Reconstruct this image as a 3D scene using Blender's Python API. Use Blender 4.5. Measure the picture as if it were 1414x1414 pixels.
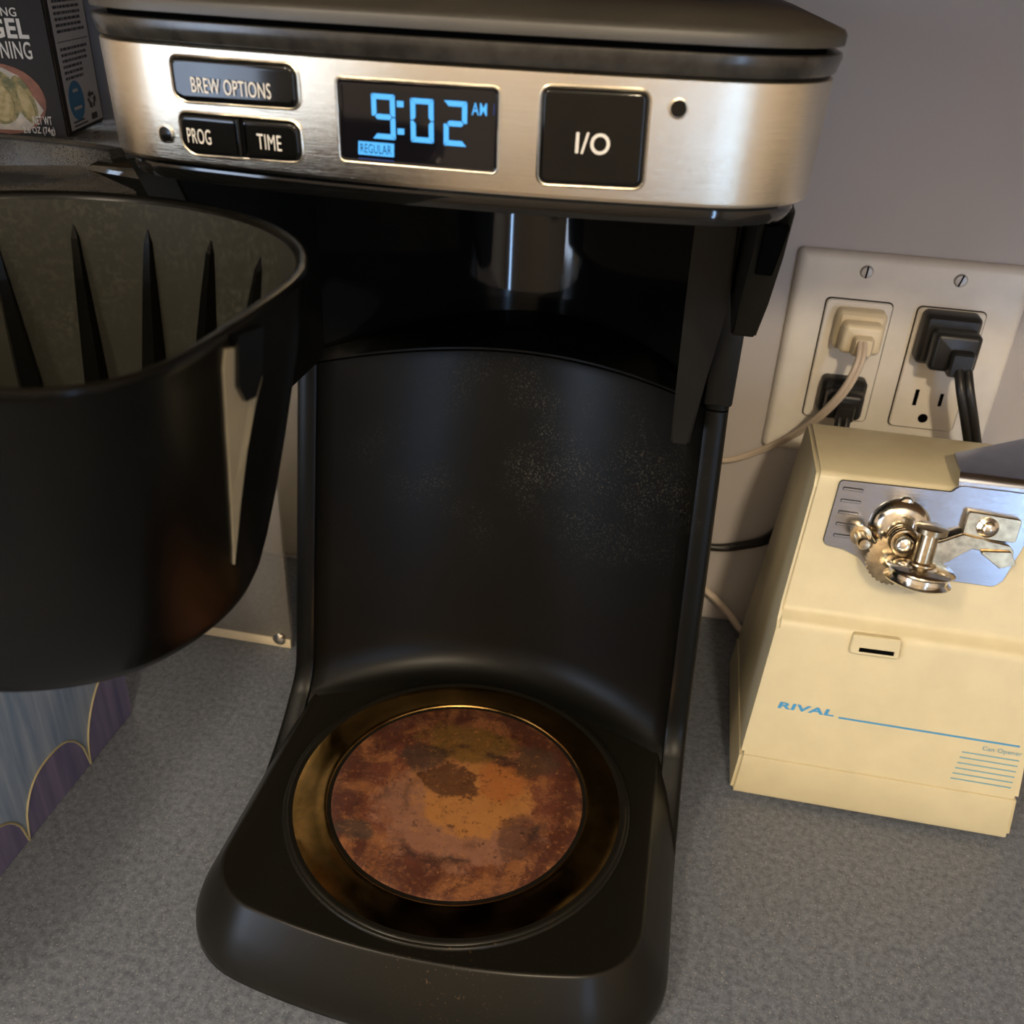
import bpy, bmesh, math, random
from mathutils import Vector, Matrix
random.seed(7)
for o in list(bpy.data.objects): bpy.data.objects.remove(o, do_unlink=True)
SC = bpy.context.scene
COL = SC.collection
PI = math.pi

# ------------------------------------------------------------------ camera
cam = bpy.data.cameras.new('camera'); cam.sensor_width = 36; cam.sensor_height = 36
cam.lens = 36*1306/1414; cam.clip_start = .01
CAM = bpy.data.objects.new('camera', cam); COL.objects.link(CAM)
RT = Vector((.98012, .19374, .04268)); DN = Vector((.13376, -.48648, -.86339)); FW = Vector((-.14651, .85194, -.50273))
m = Matrix((RT, -DN, -FW)).transposed().to_4x4(); m.translation = (.06943, -.29689, .35968)
CAM.matrix_world = m
cam.dof.use_dof = True; cam.dof.focus_distance = .36; cam.dof.aperture_fstop = 20
SC.camera = CAM

# ------------------------------------------------------------------ world, lamps, exposure
W = bpy.data.worlds.new('room_light'); SC.world = W; W.use_nodes = True
W.node_tree.nodes['Background'].inputs[0].default_value = (.55, .52, .5, 1)
W.node_tree.nodes['Background'].inputs[1].default_value = .15
def area(name, loc, target, size, power, color, shape='DISK', size_y=None):
    l = bpy.data.lights.new(name, 'AREA'); l.energy = power; l.color = color; l.shape = shape; l.size = size
    if size_y: l.size_y = size_y
    o = bpy.data.objects.new(name, l); COL.objects.link(o); o.location = loc
    o.rotation_euler = (Vector(target)-Vector(loc)).to_track_quat('-Z', 'Y').to_euler()
    return o
def bulb(name, loc, radius, power, color):
    l = bpy.data.lights.new(name, 'POINT'); l.energy = power; l.color = color; l.shadow_soft_size = radius
    o = bpy.data.objects.new(name, l); COL.objects.link(o); o.location = loc; return o
bulb('ceiling_lamp_light', (.36, -1.38, 1.16), .05, 42, (1, .81, .56))
bulb('left_fill_light', (-.70, -1.30, 1.30), .10, 36, (1, .84, .64))  # unseen lamp, added as warm fill for the left side
area('window_daylight', (1.42, -2.54, .12), (0, 0, .2), .10, 11, (.38, .62, 1), 'RECTANGLE', 1.85)
area('added_left_daylight', (-1.74, -1.95, .25), (0, 0, .2), .5, 22, (.62, .76, 1), 'RECTANGLE', 1.5)  # unseen bluish fill, added in front of the made-up left door
SC.view_settings.view_transform = 'Standard'; SC.view_settings.look = 'None'
SC.view_settings.exposure = .26; SC.view_settings.gamma = 1; SC.view_settings.use_curve_mapping = False

# ------------------------------------------------------------------ materials
def lin(c): return tuple(((x/255)/12.92 if x/255 <= .04045 else ((x/255+.055)/1.055)**2.4) for x in c)
class N:
    def __init__(s, name):
        s.m = bpy.data.materials.new(name); s.m.use_nodes = True; s.t = s.m.node_tree
        s.b = s.t.nodes['Principled BSDF']; s.co = None
    def new(s, typ, **kw):
        n = s.t.nodes.new(typ)
        for k, v in kw.items(): setattr(n, k, v)
        return n
    def link(s, a, b): s.t.links.new(a, b)
    def coord(s, scale=(1, 1, 1)):
        if not s.co: s.co = s.new('ShaderNodeTexCoord')
        mp = s.new('ShaderNodeMapping'); mp.inputs['Scale'].default_value = scale
        s.link(s.co.outputs['Object'], mp.inputs['Vector']); return mp.outputs['Vector']
    def noise(s, scale, detail=3, rough=.55, vec=None, dist=0):
        n = s.new('ShaderNodeTexNoise'); n.inputs['Scale'].default_value = scale; n.inputs['Detail'].default_value = detail
        n.inputs['Roughness'].default_value = rough; n.inputs['Distortion'].default_value = dist
        s.link(vec or s.coord(), n.inputs['Vector']); return n.outputs['Fac']
    def ramp(s, fac, stops):
        r = s.new('ShaderNodeValToRGB'); e = r.color_ramp.elements
        while len(e) < len(stops): e.new(.5)
        for x, (p, c) in zip(e, stops): x.position = p; x.color = (c, c, c, 1) if isinstance(c, (int, float)) else (*c[:3], 1)
        s.link(fac, r.inputs['Fac']); return r.outputs['Color']
    def mix(s, fac, a, b, mode='MIX'):
        n = s.new('ShaderNodeMixRGB', blend_type=mode)
        for i, v in enumerate((fac, a, b)):
            if hasattr(v, 'is_linked'): s.link(v, n.inputs[i])
            else: n.inputs[i].default_value = v if i == 0 else (*v[:3], 1)
        return n.outputs[0]
    def math(s, op, a, b=0):
        n = s.new('ShaderNodeMath', operation=op)
        for i, v in enumerate((a, b)):
            if hasattr(v, 'is_linked'): s.link(v, n.inputs[i])
            else: n.inputs[i].default_value = v
        return n.outputs[0]
    def set(s, **kw):
        for k, v in kw.items():
            i = s.b.inputs[k.replace('_', ' ')]
            if hasattr(v, 'is_linked'): s.link(v, i)
            elif isinstance(v, tuple): i.default_value = (*v[:3], 1)
            else: i.default_value = v
        return s
    def bump(s, h, strength, dist=.001):
        b = s.new('ShaderNodeBump'); b.inputs['Strength'].default_value = strength; b.inputs['Distance'].default_value = dist
        s.link(h, b.inputs['Height']); s.link(b.outputs[0], s.b.inputs['Normal']); return s

def pbr(name, c, rough=.5, metal=0, var=0, vscale=40, bump=0, bscale=400, **kw):
    n = N(name); n.set(Base_Color=c, Roughness=rough, Metallic=metal, **kw)
    if var:
        n.set(Base_Color=n.mix(n.ramp(n.noise(vscale, 5), [(.35, 0), (.65, 1)]), tuple(x*(1-var) for x in c), tuple(min(1, x*(1+var)) for x in c)))
    if bump: n.bump(n.noise(bscale, 3), bump, .0004)
    return n.m
M = {}
def dusty(name, base, dust, rough, amount, scale, box=None, spec=.17):
    n = N(name)
    fine = n.ramp(n.noise(scale, 2, .6), [(amount, 0), (min(1, amount+.1), 1)])
    big = n.ramp(n.noise(28, 3), [(.42, 0), (.7, 1)])
    f = n.mix(1, fine, big, 'MULTIPLY')
    if box:
        g = n.new('ShaderNodeVectorMath', operation='DISTANCE'); n.link(n.coord(box[1]), g.inputs[0])
        g.inputs[1].default_value = tuple(a*b for a, b in zip(box[0], box[1]))
        f = n.mix(1, f, n.ramp(g.outputs['Value'], [(.2, 1), (.95, .06)]), 'MULTIPLY')
    n.set(Base_Color=n.mix(f, base, dust), Roughness=n.ramp(f, [(0, rough), (1, .8)]), Specular_IOR_Level=spec)
    return n.m
M['plastic'] = pbr('black_plastic', (.0060, .0060, .0046), .38, Specular_IOR_Level=.28, var=.25, bump=.03, bscale=900)
M['tower'] = dusty('black_plastic_dusty_tower', (.0034, .0034, .0025), (.095, .086, .062), .36, .55, 1100, ((.01, .11, .155), (10, 3, 17)))
M['gloss'] = pbr('black_plastic_gloss', (.004, .004, .0036), .07, var=.2)
M['basket'] = pbr('black_plastic_basket', (.0022, .0022, .0018), .25, Specular_IOR_Level=.11, var=.25, bump=.02, bscale=500)
M['basket_in'] = dusty('scuffed_basket_lining', (.019, .0185, .0140), (.036, .035, .027), .50, .50, 600)
M['dustarm'] = dusty('dusty_black_arm', (.016, .0155, .014), (.075, .07, .06), .16, .40, 2600, spec=.5)
M['lid'] = pbr('brown_black_lid', (.042, .038, .030), .45, var=.15, bump=.08, bscale=1500)
M['trim'] = pbr('worn_black_trim', (.026, .024, .020), .22, var=.3, vscale=180)
def steel(name, c, rough, sc, aniso=0):
    n = N(name)
    h = n.noise(1, 4, .7, n.coord(sc))
    n.set(Base_Color=n.mix(n.ramp(h, [(.3, 0), (.7, 1)]), tuple(x*.86 for x in c), c), Metallic=1., Roughness=n.ramp(n.noise(30, 3), [(.3, rough*.85), (.7, rough*1.2)]))
    n.bump(h, .25, .00015)
    if aniso:
        tg = n.new('ShaderNodeTangent', direction_type='RADIAL', axis='Z'); n.link(tg.outputs[0], n.b.inputs['Tangent']); n.set(Anisotropic=.75, Anisotropic_Rotation=aniso-1)
    return n.m
M['steel'] = steel('brushed_steel', (.70, .63, .50), .22, (60, 60, 5200), 1)
M['steel_plate'] = steel('brushed_steel_plate', (.44, .46, .51), .20, (80, 80, 2500))
M['chrome'] = pbr('chrome_worn', (.70, .66, .58), .16, 1, var=.12, vscale=300)
M['brass'] = pbr('tarnished_steel', (.52, .42, .27), .26, 1, var=.25, vscale=260)
M['cream'] = pbr('cream_plastic', (.565, .490, .305), .42, var=.04, vscale=60, bump=.04, bscale=1200)
M['white'] = pbr('white_outlet_plastic', (.80, .75, .67), .35, var=.05, vscale=50)
M['ivory'] = pbr('ivory_plastic', (.72, .62, .44), .38, var=.06)
M['cordwhite'] = pbr('ivory_cord', (.60, .50, .40), .45, var=.05)
M['rubber'] = pbr('black_rubber', (.015, .014, .013), .38, var=.2)
M['dark'] = pbr('dark_void', (.003, .003, .003), .6, var=.1, Specular_IOR_Level=0.)
M['wall_tone'] = pbr('painted_wall_tone', (.34, .29, .19), .25, var=.1)  # colour imitates the bright wall mirrored or glimpsed at the basket side
M['print_white'] = pbr('print_white', (.66, .62, .54), .5, var=.03)
M['print_blue'] = pbr('print_blue', (.05, .26, .48), .45, var=.05)
M['print_line'] = pbr('print_blue_line', (.16, .32, .38), .45, var=.05)
M['screw'] = pbr('painted_screw', (.50, .47, .43), .35, .3, var=.05)
M['key'] = pbr('key_gloss', (.004, .004, .0036), .08, Specular_IOR_Level=.3, var=.2)
M['lcd'] = pbr('lcd_glass', (.005, .0045, .006), .06, var=.1)
def emit(name, c, s):
    n = N(name); n.set(Base_Color=(0, 0, 0), Emission_Color=c, Emission_Strength=s); return n.m
M['led'] = emit('lcd_blue_light', (.085, .47, 1.0), 1.0)
M['led_dim'] = emit('lcd_blue_dim', (.01, .05, .25), .5)
# counter laminate
n = N('speckled_laminate')
sp = n.noise(1100, 3, .6); sp2 = n.noise(330, 5, .65); sp3 = n.noise(5, 3)
c1 = n.mix(n.ramp(sp2, [(.35, 0), (.65, 1)]), (.074, .086, .110), (.160, .178, .214))
c2 = n.mix(n.ramp(sp, [(.60, 0), (.70, 1)]), c1, (.34, .33, .31))
c3 = n.mix(n.ramp(sp, [(.30, 1), (.40, 0)]), c2, (.045, .047, .055))
n.set(Base_Color=c3, Roughness=n.ramp(sp3, [(.3, .38), (.7, .5)])); n.bump(sp2, .06, .0003); M['counter'] = n.m
# wall paint
n = N('painted_wall'); n.set(Base_Color=n.mix(n.ramp(n.noise(3, 3), [(.3, 0), (.7, 1)]), (.44, .41, .40), (.50, .465, .445)), Roughness=.6)
n.bump(n.noise(600, 3), .08, .0004); M['wall'] = n.m
M['ceiling'] = pbr('ceiling_paint', (.7, .68, .64), .8, var=.03)
M['floor'] = pbr('floor_vinyl', (.22, .16, .11), .5, var=.2, vscale=6)
M['roomwall'] = pbr('room_paint', (.58, .51, .42), .7, var=.05, vscale=3)
n = N('oak_cabinet'); w = n.noise(1, 5, .6, n.coord((40, 40, 3)))
n.set(Base_Color=n.mix(n.ramp(w, [(.3, 0), (.7, 1)]), (.22, .11, .04), (.36, .20, .08)), Roughness=.4); M['oak'] = n.m
# rusty hot plate
n = N('rusty_warming_plate')
vm = n.new('ShaderNodeVectorMath', operation='LENGTH'); n.link(n.coord(), vm.inputs[0])
rad = n.math('ADD', n.math('MULTIPLY', vm.outputs['Value'], 1/.0575), n.math('MULTIPLY', n.math('SUBTRACT', n.noise(38, 5, .62), .5), .55))
wob = n.math('MULTIPLY', n.math('SUBTRACT', n.noise(100, 7, .72), .5), 1.7)
def blob(cx, cy, rx, ry, e0=.75, e1=1.05, k=1.0):
    g = n.new('ShaderNodeVectorMath', operation='DISTANCE'); n.link(n.coord((1/rx, 1/ry, 0)), g.inputs[0]); g.inputs[1].default_value = (cx/rx, cy/ry, 0)
    return n.ramp(n.math('ADD', g.outputs['Value'], wob), [(e0, k), (e1, 0)])
c = n.ramp(rad, [(.0, (.16, .060, .016)), (.40, (.15, .056, .018)), (.62, (.115, .042, .020)), (.80, (.090, .027, .014)), (.93, (.072, .020, .010)), (1.0, (.050, .015, .008))])
c = n.mix(n.ramp(n.noise(52, 6, .7, dist=.5), [(.46, 0), (.60, .8)]), c, (.17, .068, .024))
c = n.mix(blob(.002, -.010, .040, .034, k=.85), c, (.165, .078, .046))
c = n.mix(blob(.008, .000, .031, .025, k=.9), c, (.25, .105, .027))
c = n.mix(blob(-.002, .031, .026, .013, k=.85), c, (.095, .050, .010))
c = n.mix(blob(.018, .011, .013, .014, k=.8), c, (.22, .072, .018))
c = n.mix(blob(-.005, .006, .016, .012, .8, .95, .9), c, (.052, .020, .008))
c = n.mix(blob(-.022, .018, .012, .010, k=.8), c, (.032, .018, .011))
c = n.mix(blob(.030, .026, .011, .012, k=.75), c, (.045, .025, .013))
c = n.mix(blob(-.038, -.030, .010, .006, k=.8), c, (.030, .020, .014))
c = n.mix(blob(.031, -.018, .010, .014, k=.7), c, (.045, .018, .012))
g2 = n.new('ShaderNodeVectorMath', operation='DISTANCE'); n.link(n.coord((1, 1.1, 0)), g2.inputs[0]); g2.inputs[1].default_value = (.002, -.006, 0)
rr2 = n.math('ADD', g2.outputs['Value'], n.math('MULTIPLY', n.math('SUBTRACT', n.noise(60, 6, .7), .5), .022))
crust = n.mix(1, n.ramp(rr2, [(.0335, 0), (.0350, 1), (.0362, 1), (.0378, 0)]), n.ramp(n.noise(45, 3), [(.47, 0), (.56, .9)]), 'MULTIPLY')
c = n.mix(crust, c, (.022, .010, .007))
crust = n.mix(1, n.ramp(rr2, [(.0225, 0), (.0240, 1), (.0248, 1), (.0262, 0)]), n.ramp(n.noise(38, 3), [(.50, 0), (.58, .8)]), 'MULTIPLY')
c = n.mix(crust, c, (.035, .015, .008))
c = n.mix(n.ramp(n.noise(380, 5, .75), [(.56, 0), (.68, .55)]), c, (.26, .11, .035))
c = n.mix(n.ramp(n.noise(300, 5, .75), [(.34, .75), (.44, 0)]), c, (.022, .010, .006))
c = n.mix(1., c, (1.45, 1.42, 1.40), 'MULTIPLY')
n.set(Base_Color=c, Roughness=n.ramp(n.noise(90, 4), [(.3, .38), (.7, .65)]), Metallic=.15)
n.bump(n.noise(130, 6, .7), .5, .0006); M['rust'] = n.m
# amber stained ring
n = N('amber_stained_ring')
st = n.ramp(n.noise(55, 5, .65), [(.40, 0), (.66, 1)])
n.set(Base_Color=n.mix(st, (.42, .25, .075), (.82, .47, .15)), Metallic=1., Roughness=n.ramp(n.noise(80, 4), [(.3, .10), (.75, .24)])); M['ring'] = n.m
# deck with crumbs
M['deck'] = dusty('stained_black_deck', (.0088, .0080, .0058), (.13, .075, .03), .30, .64, 700, ((0, -.07, .034), (12, 22, 5)))
# clear acrylic
n = N('clear_acrylic'); tr = n.new('ShaderNodeBsdfTransparent'); tr.inputs[0].default_value = (.985, .975, .95, 1)
gl = n.new('ShaderNodeBsdfGlossy'); gl.inputs['Roughness'].default_value = .06; gl.inputs['Color'].default_value = (.9, .88, .84, 1)
fr = n.new('ShaderNodeFresnel'); fr.inputs[0].default_value = 1.35; mx = n.new('ShaderNodeMixShader')
n.link(fr.outputs[0], mx.inputs[0]); n.link(tr.outputs[0], mx.inputs[1]); n.link(gl.outputs[0], mx.inputs[2])
df = n.new('ShaderNodeBsdfDiffuse'); df.inputs[0].default_value = (.75, .70, .60, 1); m2 = n.new('ShaderNodeMixShader'); m2.inputs[0].default_value = .16
n.link(mx.outputs[0], m2.inputs[1]); n.link(df.outputs[0], m2.inputs[2]); n.link(m2.outputs[0], n.t.nodes['Material Output'].inputs['Surface']); n.t.nodes.remove(n.b); M['acrylic'] = n.m
# carton prints
M['carton'] = pbr('dark_carton', (.0085, .0072, .0055), .5, Specular_IOR_Level=.3, var=.1)
M['carton_side'] = pbr('white_carton_print', (.68, .66, .62), .45, var=.05)
M['print_dark'] = pbr('print_dark', (.06, .055, .055), .5, var=.1)
M['plate_red'] = pbr('print_terracotta', (.22, .075, .035), .5, var=.3, vscale=120)
M['linen'] = pbr('print_linen', (.50, .44, .34), .5, var=.2, vscale=200)
n = N('print_bagel'); n.set(Base_Color=n.mix(n.ramp(n.noise(330, 4, .7), [(.42, 0), (.60, 1)]), (.33, .25, .08), (.12, .12, .035)), Roughness=.5); M['bagel'] = n.m
n = N('print_bagel_crumb'); n.set(Base_Color=n.mix(n.ramp(n.noise(300, 4), [(.4, 0), (.6, 1)]), (.48, .37, .16), (.33, .25, .08)), Roughness=.5); M['crumb'] = n.m
n = N('blue_streaked_card'); s1 = n.noise(1, 4, .6, n.coord((150, 150, 9)))
n.set(Base_Color=n.mix(n.ramp(s1, [(.35, 0), (.65, 1)]), (.15, .22, .33), (.33, .38, .46)), Roughness=.45); M['tissue_blue'] = n.m
n = N('purple_streaked_card'); s1 = n.noise(1, 4, .6, n.coord((150, 150, 9)))
n.set(Base_Color=n.mix(n.ramp(s1, [(.35, 0), (.65, 1)]), (.075, .075, .15), (.16, .135, .22)), Roughness=.45); M['tissue_purple'] = n.m
M['gold'] = pbr('gold_ink', (.42, .36, .20), .35, .3, var=.1)
n = N('window_sky'); n.set(Base_Color=(0, 0, 0), Emission_Color=(.55, .75, 1), Emission_Strength=2.2); M['sky'] = n.m  # pane glow for the window and the added left door

# ------------------------------------------------------------------ mesh helpers
def mesh_obj(name, bm, mat, parent=None, smooth=38, loc=None):
    me = bpy.data.meshes.new(name)
    bmesh.ops.recalc_face_normals(bm, faces=bm.faces[:])
    bm.to_mesh(me); bm.free()
    me.materials.append(mat if not isinstance(mat, str) else M[mat])
    if smooth:
        for p in me.polygons: p.use_smooth = True
        try: me.set_sharp_from_angle(angle=math.radians(smooth))
        except Exception: pass
    o = bpy.data.objects.new(name, me); COL.objects.link(o)
    if parent: o.parent = parent
    if loc: o.location = loc
    return o
def thing(name, label, cat, loc=(0, 0, 0), group=None):
    o = bpy.data.objects.new(name, None); COL.objects.link(o); o.location = loc; o.empty_display_size = .02
    o['label'] = label; o['category'] = cat
    if group: o['group'] = group
    return o
def tag(o, label, cat, group=None):
    o['label'] = label; o['category'] = cat
    if group: o['group'] = group
    return o
def struct(o): o['kind'] = 'structure'; return o
def loft(bm, rings, cap0=True, cap1=True, closed=True):
    R_ = [[bm.verts.new(p) for p in r] for r in rings]
    k = len(R_[0])
    for a, b in zip(R_, R_[1:]):
        for i in range(k if closed else k-1):
            j = (i+1) % k
            bm.faces.new((a[i], a[j], b[j], b[i]))
    if cap0: bm.faces.new(R_[0][::-1])
    if cap1: bm.faces.new(R_[-1])
    return bm
def box(bm, x0, x1, y0, y1, z0, z1, bev=0, seg=2, fn=None):
    v = [bm.verts.new((x, y, z)) for z in (z0, z1) for x, y in ((x0, y0), (x1, y0), (x1, y1), (x0, y1))]
    fs = [bm.faces.new([v[i] for i in f]) for f in ((3, 2, 1, 0), (4, 5, 6, 7), (0, 1, 5, 4), (1, 2, 6, 5), (2, 3, 7, 6), (3, 0, 4, 7))]
    if bev:
        es = list({e for f in fs for e in f.edges})
        bmesh.ops.bevel(bm, geom=es, offset=bev, segments=seg, affect='EDGES', profile=.5)
    return bm
def frame(o, x, y, z=None):
    x = Vector(x).normalized(); y = Vector(y).normalized(); z = x.cross(y) if z is None else Vector(z)
    mt = Matrix((x, y, z)).transposed().to_4x4(); mt.translation = o; return mt
def axis_frame(o, a):
    a = Vector(a).normalized(); x = a.orthogonal().normalized(); return frame(o, x, a.cross(x), a)
def lathe(bm, prof, mt=None, n=32, ang=None):
    mt = mt or Matrix()
    rings = []
    for r, z in prof:
        rings.append([mt @ Vector((max(r, 1e-5)*math.cos(2*PI*i/n), max(r, 1e-5)*math.sin(2*PI*i/n), z)) for i in range(n)])
    return loft(bm, rings)
def tube(bm, pts, r, n=10, flat=1, sub=6):
    P = [Vector(p) for p in pts]
    if sub > 1 and len(P) > 2:
        Q = []
        for i in range(len(P)-1):
            p0 = P[max(i-1, 0)]; p1 = P[i]; p2 = P[i+1]; p3 = P[min(i+2, len(P)-1)]
            for k in range(sub):
                t = k/sub
                Q.append(.5*((2*p1)+(p2-p0)*t+(2*p0-5*p1+4*p2-p3)*t*t+(3*p1-p0-3*p2+p3)*t**3))
        P = Q+[P[-1]]
    rings = []; up = Vector((0, 0, 1))
    t0 = (P[1]-P[0]).normalized(); s = t0.orthogonal().normalized()
    for i, p in enumerate(P):
        t = (P[min(i+1, len(P)-1)]-P[max(i-1, 0)]).normalized()
        s = (s - t*s.dot(t)).normalized(); b = t.cross(s)
        rr = r[i] if isinstance(r, list) else r
        rings.append([p+rr*(math.cos(2*PI*k/n)*s*flat+math.sin(2*PI*k/n)*b) for k in range(n)])
    return loft(bm, rings)
def rpoly(pts, rad, k=5):
    """2-D polygon with rounded corners (rad: one number or one per corner)"""
    out = []; n_ = len(pts)
    for i in range(n_):
        p0, p, p2 = Vector(pts[i-1]), Vector(pts[i]), Vector(pts[(i+1) % n_])
        r = rad[i] if isinstance(rad, (list, tuple)) else rad
        a = (p0-p).normalized(); b = (p2-p).normalized()
        half = math.acos(max(-1, min(1, a.dot(b))))/2
        d = min(r/math.tan(half), (p0-p).length*.49, (p2-p).length*.49); r = d*math.tan(half)
        c = p+(a+b).normalized()*(r/math.sin(half))
        s, e = p+a*d-c, p+b*d-c
        a0 = math.atan2(s.y, s.x); da = math.atan2(e.y, e.x)-a0
        while da > PI: da -= 2*PI
        while da < -PI: da += 2*PI
        for j in range(k+1):
            t = a0+da*j/k; out.append(Vector((c.x+r*math.cos(t), c.y+r*math.sin(t))))
    return out
def inset(poly, d):
    n_ = len(poly); area_ = sum(poly[i].x*poly[(i+1) % n_].y-poly[(i+1) % n_].x*poly[i].y for i in range(n_)); sg = 1 if area_ > 0 else -1
    out = []
    for i in range(n_):
        t = (poly[(i+1) % n_]-poly[i-1]); 
        if t.length < 1e-9: out.append(poly[i].copy()); continue
        t.normalize(); out.append(poly[i]+Vector((-t.y, t.x))*d*sg)
    return out
def pad(bm, poly, mapf, prof):
    """cushion-shaped solid from a 2-D outline: prof is a list of (inset, height)"""
    return loft(bm, [[mapf(q.x, q.y, h) for q in inset(poly, i_)] for i_, h in prof])
def plane_map(o, ux, uy):
    o = Vector(o); ux = Vector(ux).normalized(); uy = Vector(uy).normalized(); nz = ux.cross(uy)
    return lambda a, b, h: o+ux*a+uy*b+nz*h
def text(name, s, x0, x1, z0, z1, mapf, h, mat, parent, thick=.00006, bold=0, shear=0):
    cu = bpy.data.curves.new(name, 'FONT'); cu.body = s; cu.offset = bold; cu.shear = shear; cu.space_character = 1.06; cu.resolution_u = 4
    ob = bpy.data.objects.new('tmp', cu); COL.objects.link(ob)
    dg = bpy.context.evaluated_depsgraph_get(); me = bpy.data.meshes.new_from_object(ob.evaluated_get(dg))
    bpy.data.objects.remove(ob); bpy.data.curves.remove(cu)
    xs = [v.co.x for v in me.vertices]; ys = [v.co.y for v in me.vertices]
    a0, a1, b0, b1 = min(xs), max(xs), min(ys), max(ys)
    for v in me.vertices:
        v.co = mapf(x0+(v.co.x-a0)/(a1-a0)*(x1-x0), z0+(v.co.y-b0)/(b1-b0)*(z1-z0), h)
    me.materials.clear(); me.materials.append(M[mat]); me.name = name
    o = bpy.data.objects.new(name, me); COL.objects.link(o); o.parent = parent; return o
def flat(name, poly, mapf, h, mat, parent, thick=.0001):
    bm = bmesh.new(); loft(bm, [[mapf(q[0], q[1], 0) for q in poly], [mapf(q[0], q[1], h) for q in poly]])
    return mesh_obj(name, bm, mat, parent, smooth=0)
def pbox(name, mat, parent, *a, **k): return mesh_obj(name, box(bmesh.new(), *a, **k), mat, parent)

# ------------------------------------------------------------------ the room
YW = .2183
def sbox(name, mat, *a, **k): return struct(pbox(name, mat, None, *a, **k))
sbox('wall_back', 'wall', -1.8, 1.8, YW, YW+.1, -.91, 1.53)
bm = bmesh.new()
for a in ((-1.9, 1.32, -.91, 1.53), (1.52, 1.9, -.91, 1.53), (1.32, 1.52, 1.1, 1.53)): box(bm, a[0], a[1], -2.7, -2.6, a[2], a[3])
struct(mesh_obj('wall_front', bm, 'roomwall'))
sbox('floor', 'floor', -1.9, 1.9, -2.7, YW+.1, -1.0, -.91)
sbox('ceiling', 'ceiling', -1.9, 1.9, -2.7, YW+.1, 1.53, 1.6)
sbox('wall_right', 'roomwall', 1.8, 1.9, -2.6, YW+.1, -.91, 1.53)
bm = bmesh.new()
for a in ((-2.6, -2.25, -.91, 1.53), (-1.65, YW+.1, -.91, 1.53), (-2.25, -1.65, 1.1, 1.53)): box(bm, -1.9, -1.8, *a)
struct(mesh_obj('wall_left', bm, 'roomwall'))
wn = struct(pbox('window_1', 'sky', None, 1.32, 1.52, -2.67, -2.66, -.91, 1.1))
for x in (1.32, 1.50): pbox('window_frame', 'ceiling', wn, x, x+.02, -2.66, -2.60, -.91, 1.1)
wn = struct(pbox('added_glow_door', 'sky', None, -1.87, -1.86, -2.25, -1.65, -.91, 1.1))  # made-up glowing door, added to give the brew chamber bright reflections
for y in (-2.25, -1.97, -1.69): pbox('glow_door_frame', 'ceiling', wn, -1.86, -1.80, y, y+.04, -.91, 1.1)

ct = sbox('worktop', 'counter', -1.5, 1.6, -.42, YW, -.04, 0, bev=.006)
ct['label'] = 'speckled blue grey laminate worktop under the coffee maker'
uc = thing('upper_cabinet', 'oak wall cabinet hanging above the worktop', 'cabinet', (0, YW, .39))
box_ = bmesh.new(); box(box_, -.9, .9, -.30, -.001, 0, .70, bev=.003); mesh_obj('body', box_, 'oak', uc)
for i in range(4):
    d = pbox('door', 'oak', uc, -.895+i*.4475, -.45+i*.4475, -.318, -.3, .004, .696, bev=.004)
    mesh_obj('knob', lathe(bmesh.new(), [(0, 0), (.006, 0), (.006, .012), (.014, .016), (.013, .024), (0, .027)], axis_frame((-.895+i*.4475+(.41 if i % 2 == 0 else .035), -.318, .08), (0, -1, 0)), 20), 'chrome', d)
# ------------------------------------------------------------------ coffee maker
CM = thing('coffee_maker', 'black drip coffee maker with stainless control band and blue lit clock', 'coffee maker')
def uplan(y0, Rf, Wd, rc, rear, off=0, n1=22, n2=10, rr=.02):
    """closed plan: bowed front, round front corners, straight sides, round rear corners"""
    y0 += off; Rf -= off; Wd -= off; rc = max(.002, rc-off); rear -= off
    cx = Wd-rc; cy = y0+Rf-math.sqrt((Rf-rc)**2-cx*cx); th = math.atan2(cx, y0+Rf-cy)
    P = [(Rf*math.sin(th*i/n1), y0+Rf-Rf*math.cos(th*i/n1)) for i in range(n1+1)]
    P += [(cx+rc*math.sin(th+(PI/2-th)*i/n2), cy-rc*math.cos(th+(PI/2-th)*i/n2)) for i in range(1, n2+1)]
    P += [(Wd-rr+rr*math.cos(PI/2*i/5), rear-rr+rr*math.sin(PI/2*i/5)) for i in range(6)]
    Lf = [(-x, y) for x, y in P[1:]][::-1]
    return P+Lf
HEAD = dict(y0=-.058, Rf=.4438, Wd=.0996, rc=.0308, rear=.205)
def hring(z, off): return [(x, y, z) for x, y in uplan(off=off, **HEAD)]
# arc-length map of the band face
def band_table():
    y0, Rf, Wd, rc = -.0575, .4433, .0991, .0303
    cx = Wd-rc; cy = y0+Rf-math.sqrt((Rf-rc)**2-cx*cx); th = math.atan2(cx, y0+Rf-cy)
    return y0, Rf, cx, cy, rc, th
BT = band_table()
def band(s, z, d):
    y0, Rf, cx, cy, rc, th = BT; sg = 1 if s >= 0 else -1; s = abs(s)
    lean = .001*(1-(z-.309)/.029)-.0005
    d = d-lean
    if s <= Rf*th:
        t = s/Rf; return Vector((sg*(Rf+d)*math.sin(t), y0+Rf-(Rf+d)*math.cos(t), z))
    t = min(th+(s-Rf*th)/rc, PI/2); return Vector((sg*(cx+(rc+d)*math.sin(t)), cy-(rc+d)*math.cos(t), z))
mm = .001
def bmap(a, b, h): return band(a, b, h)

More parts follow.
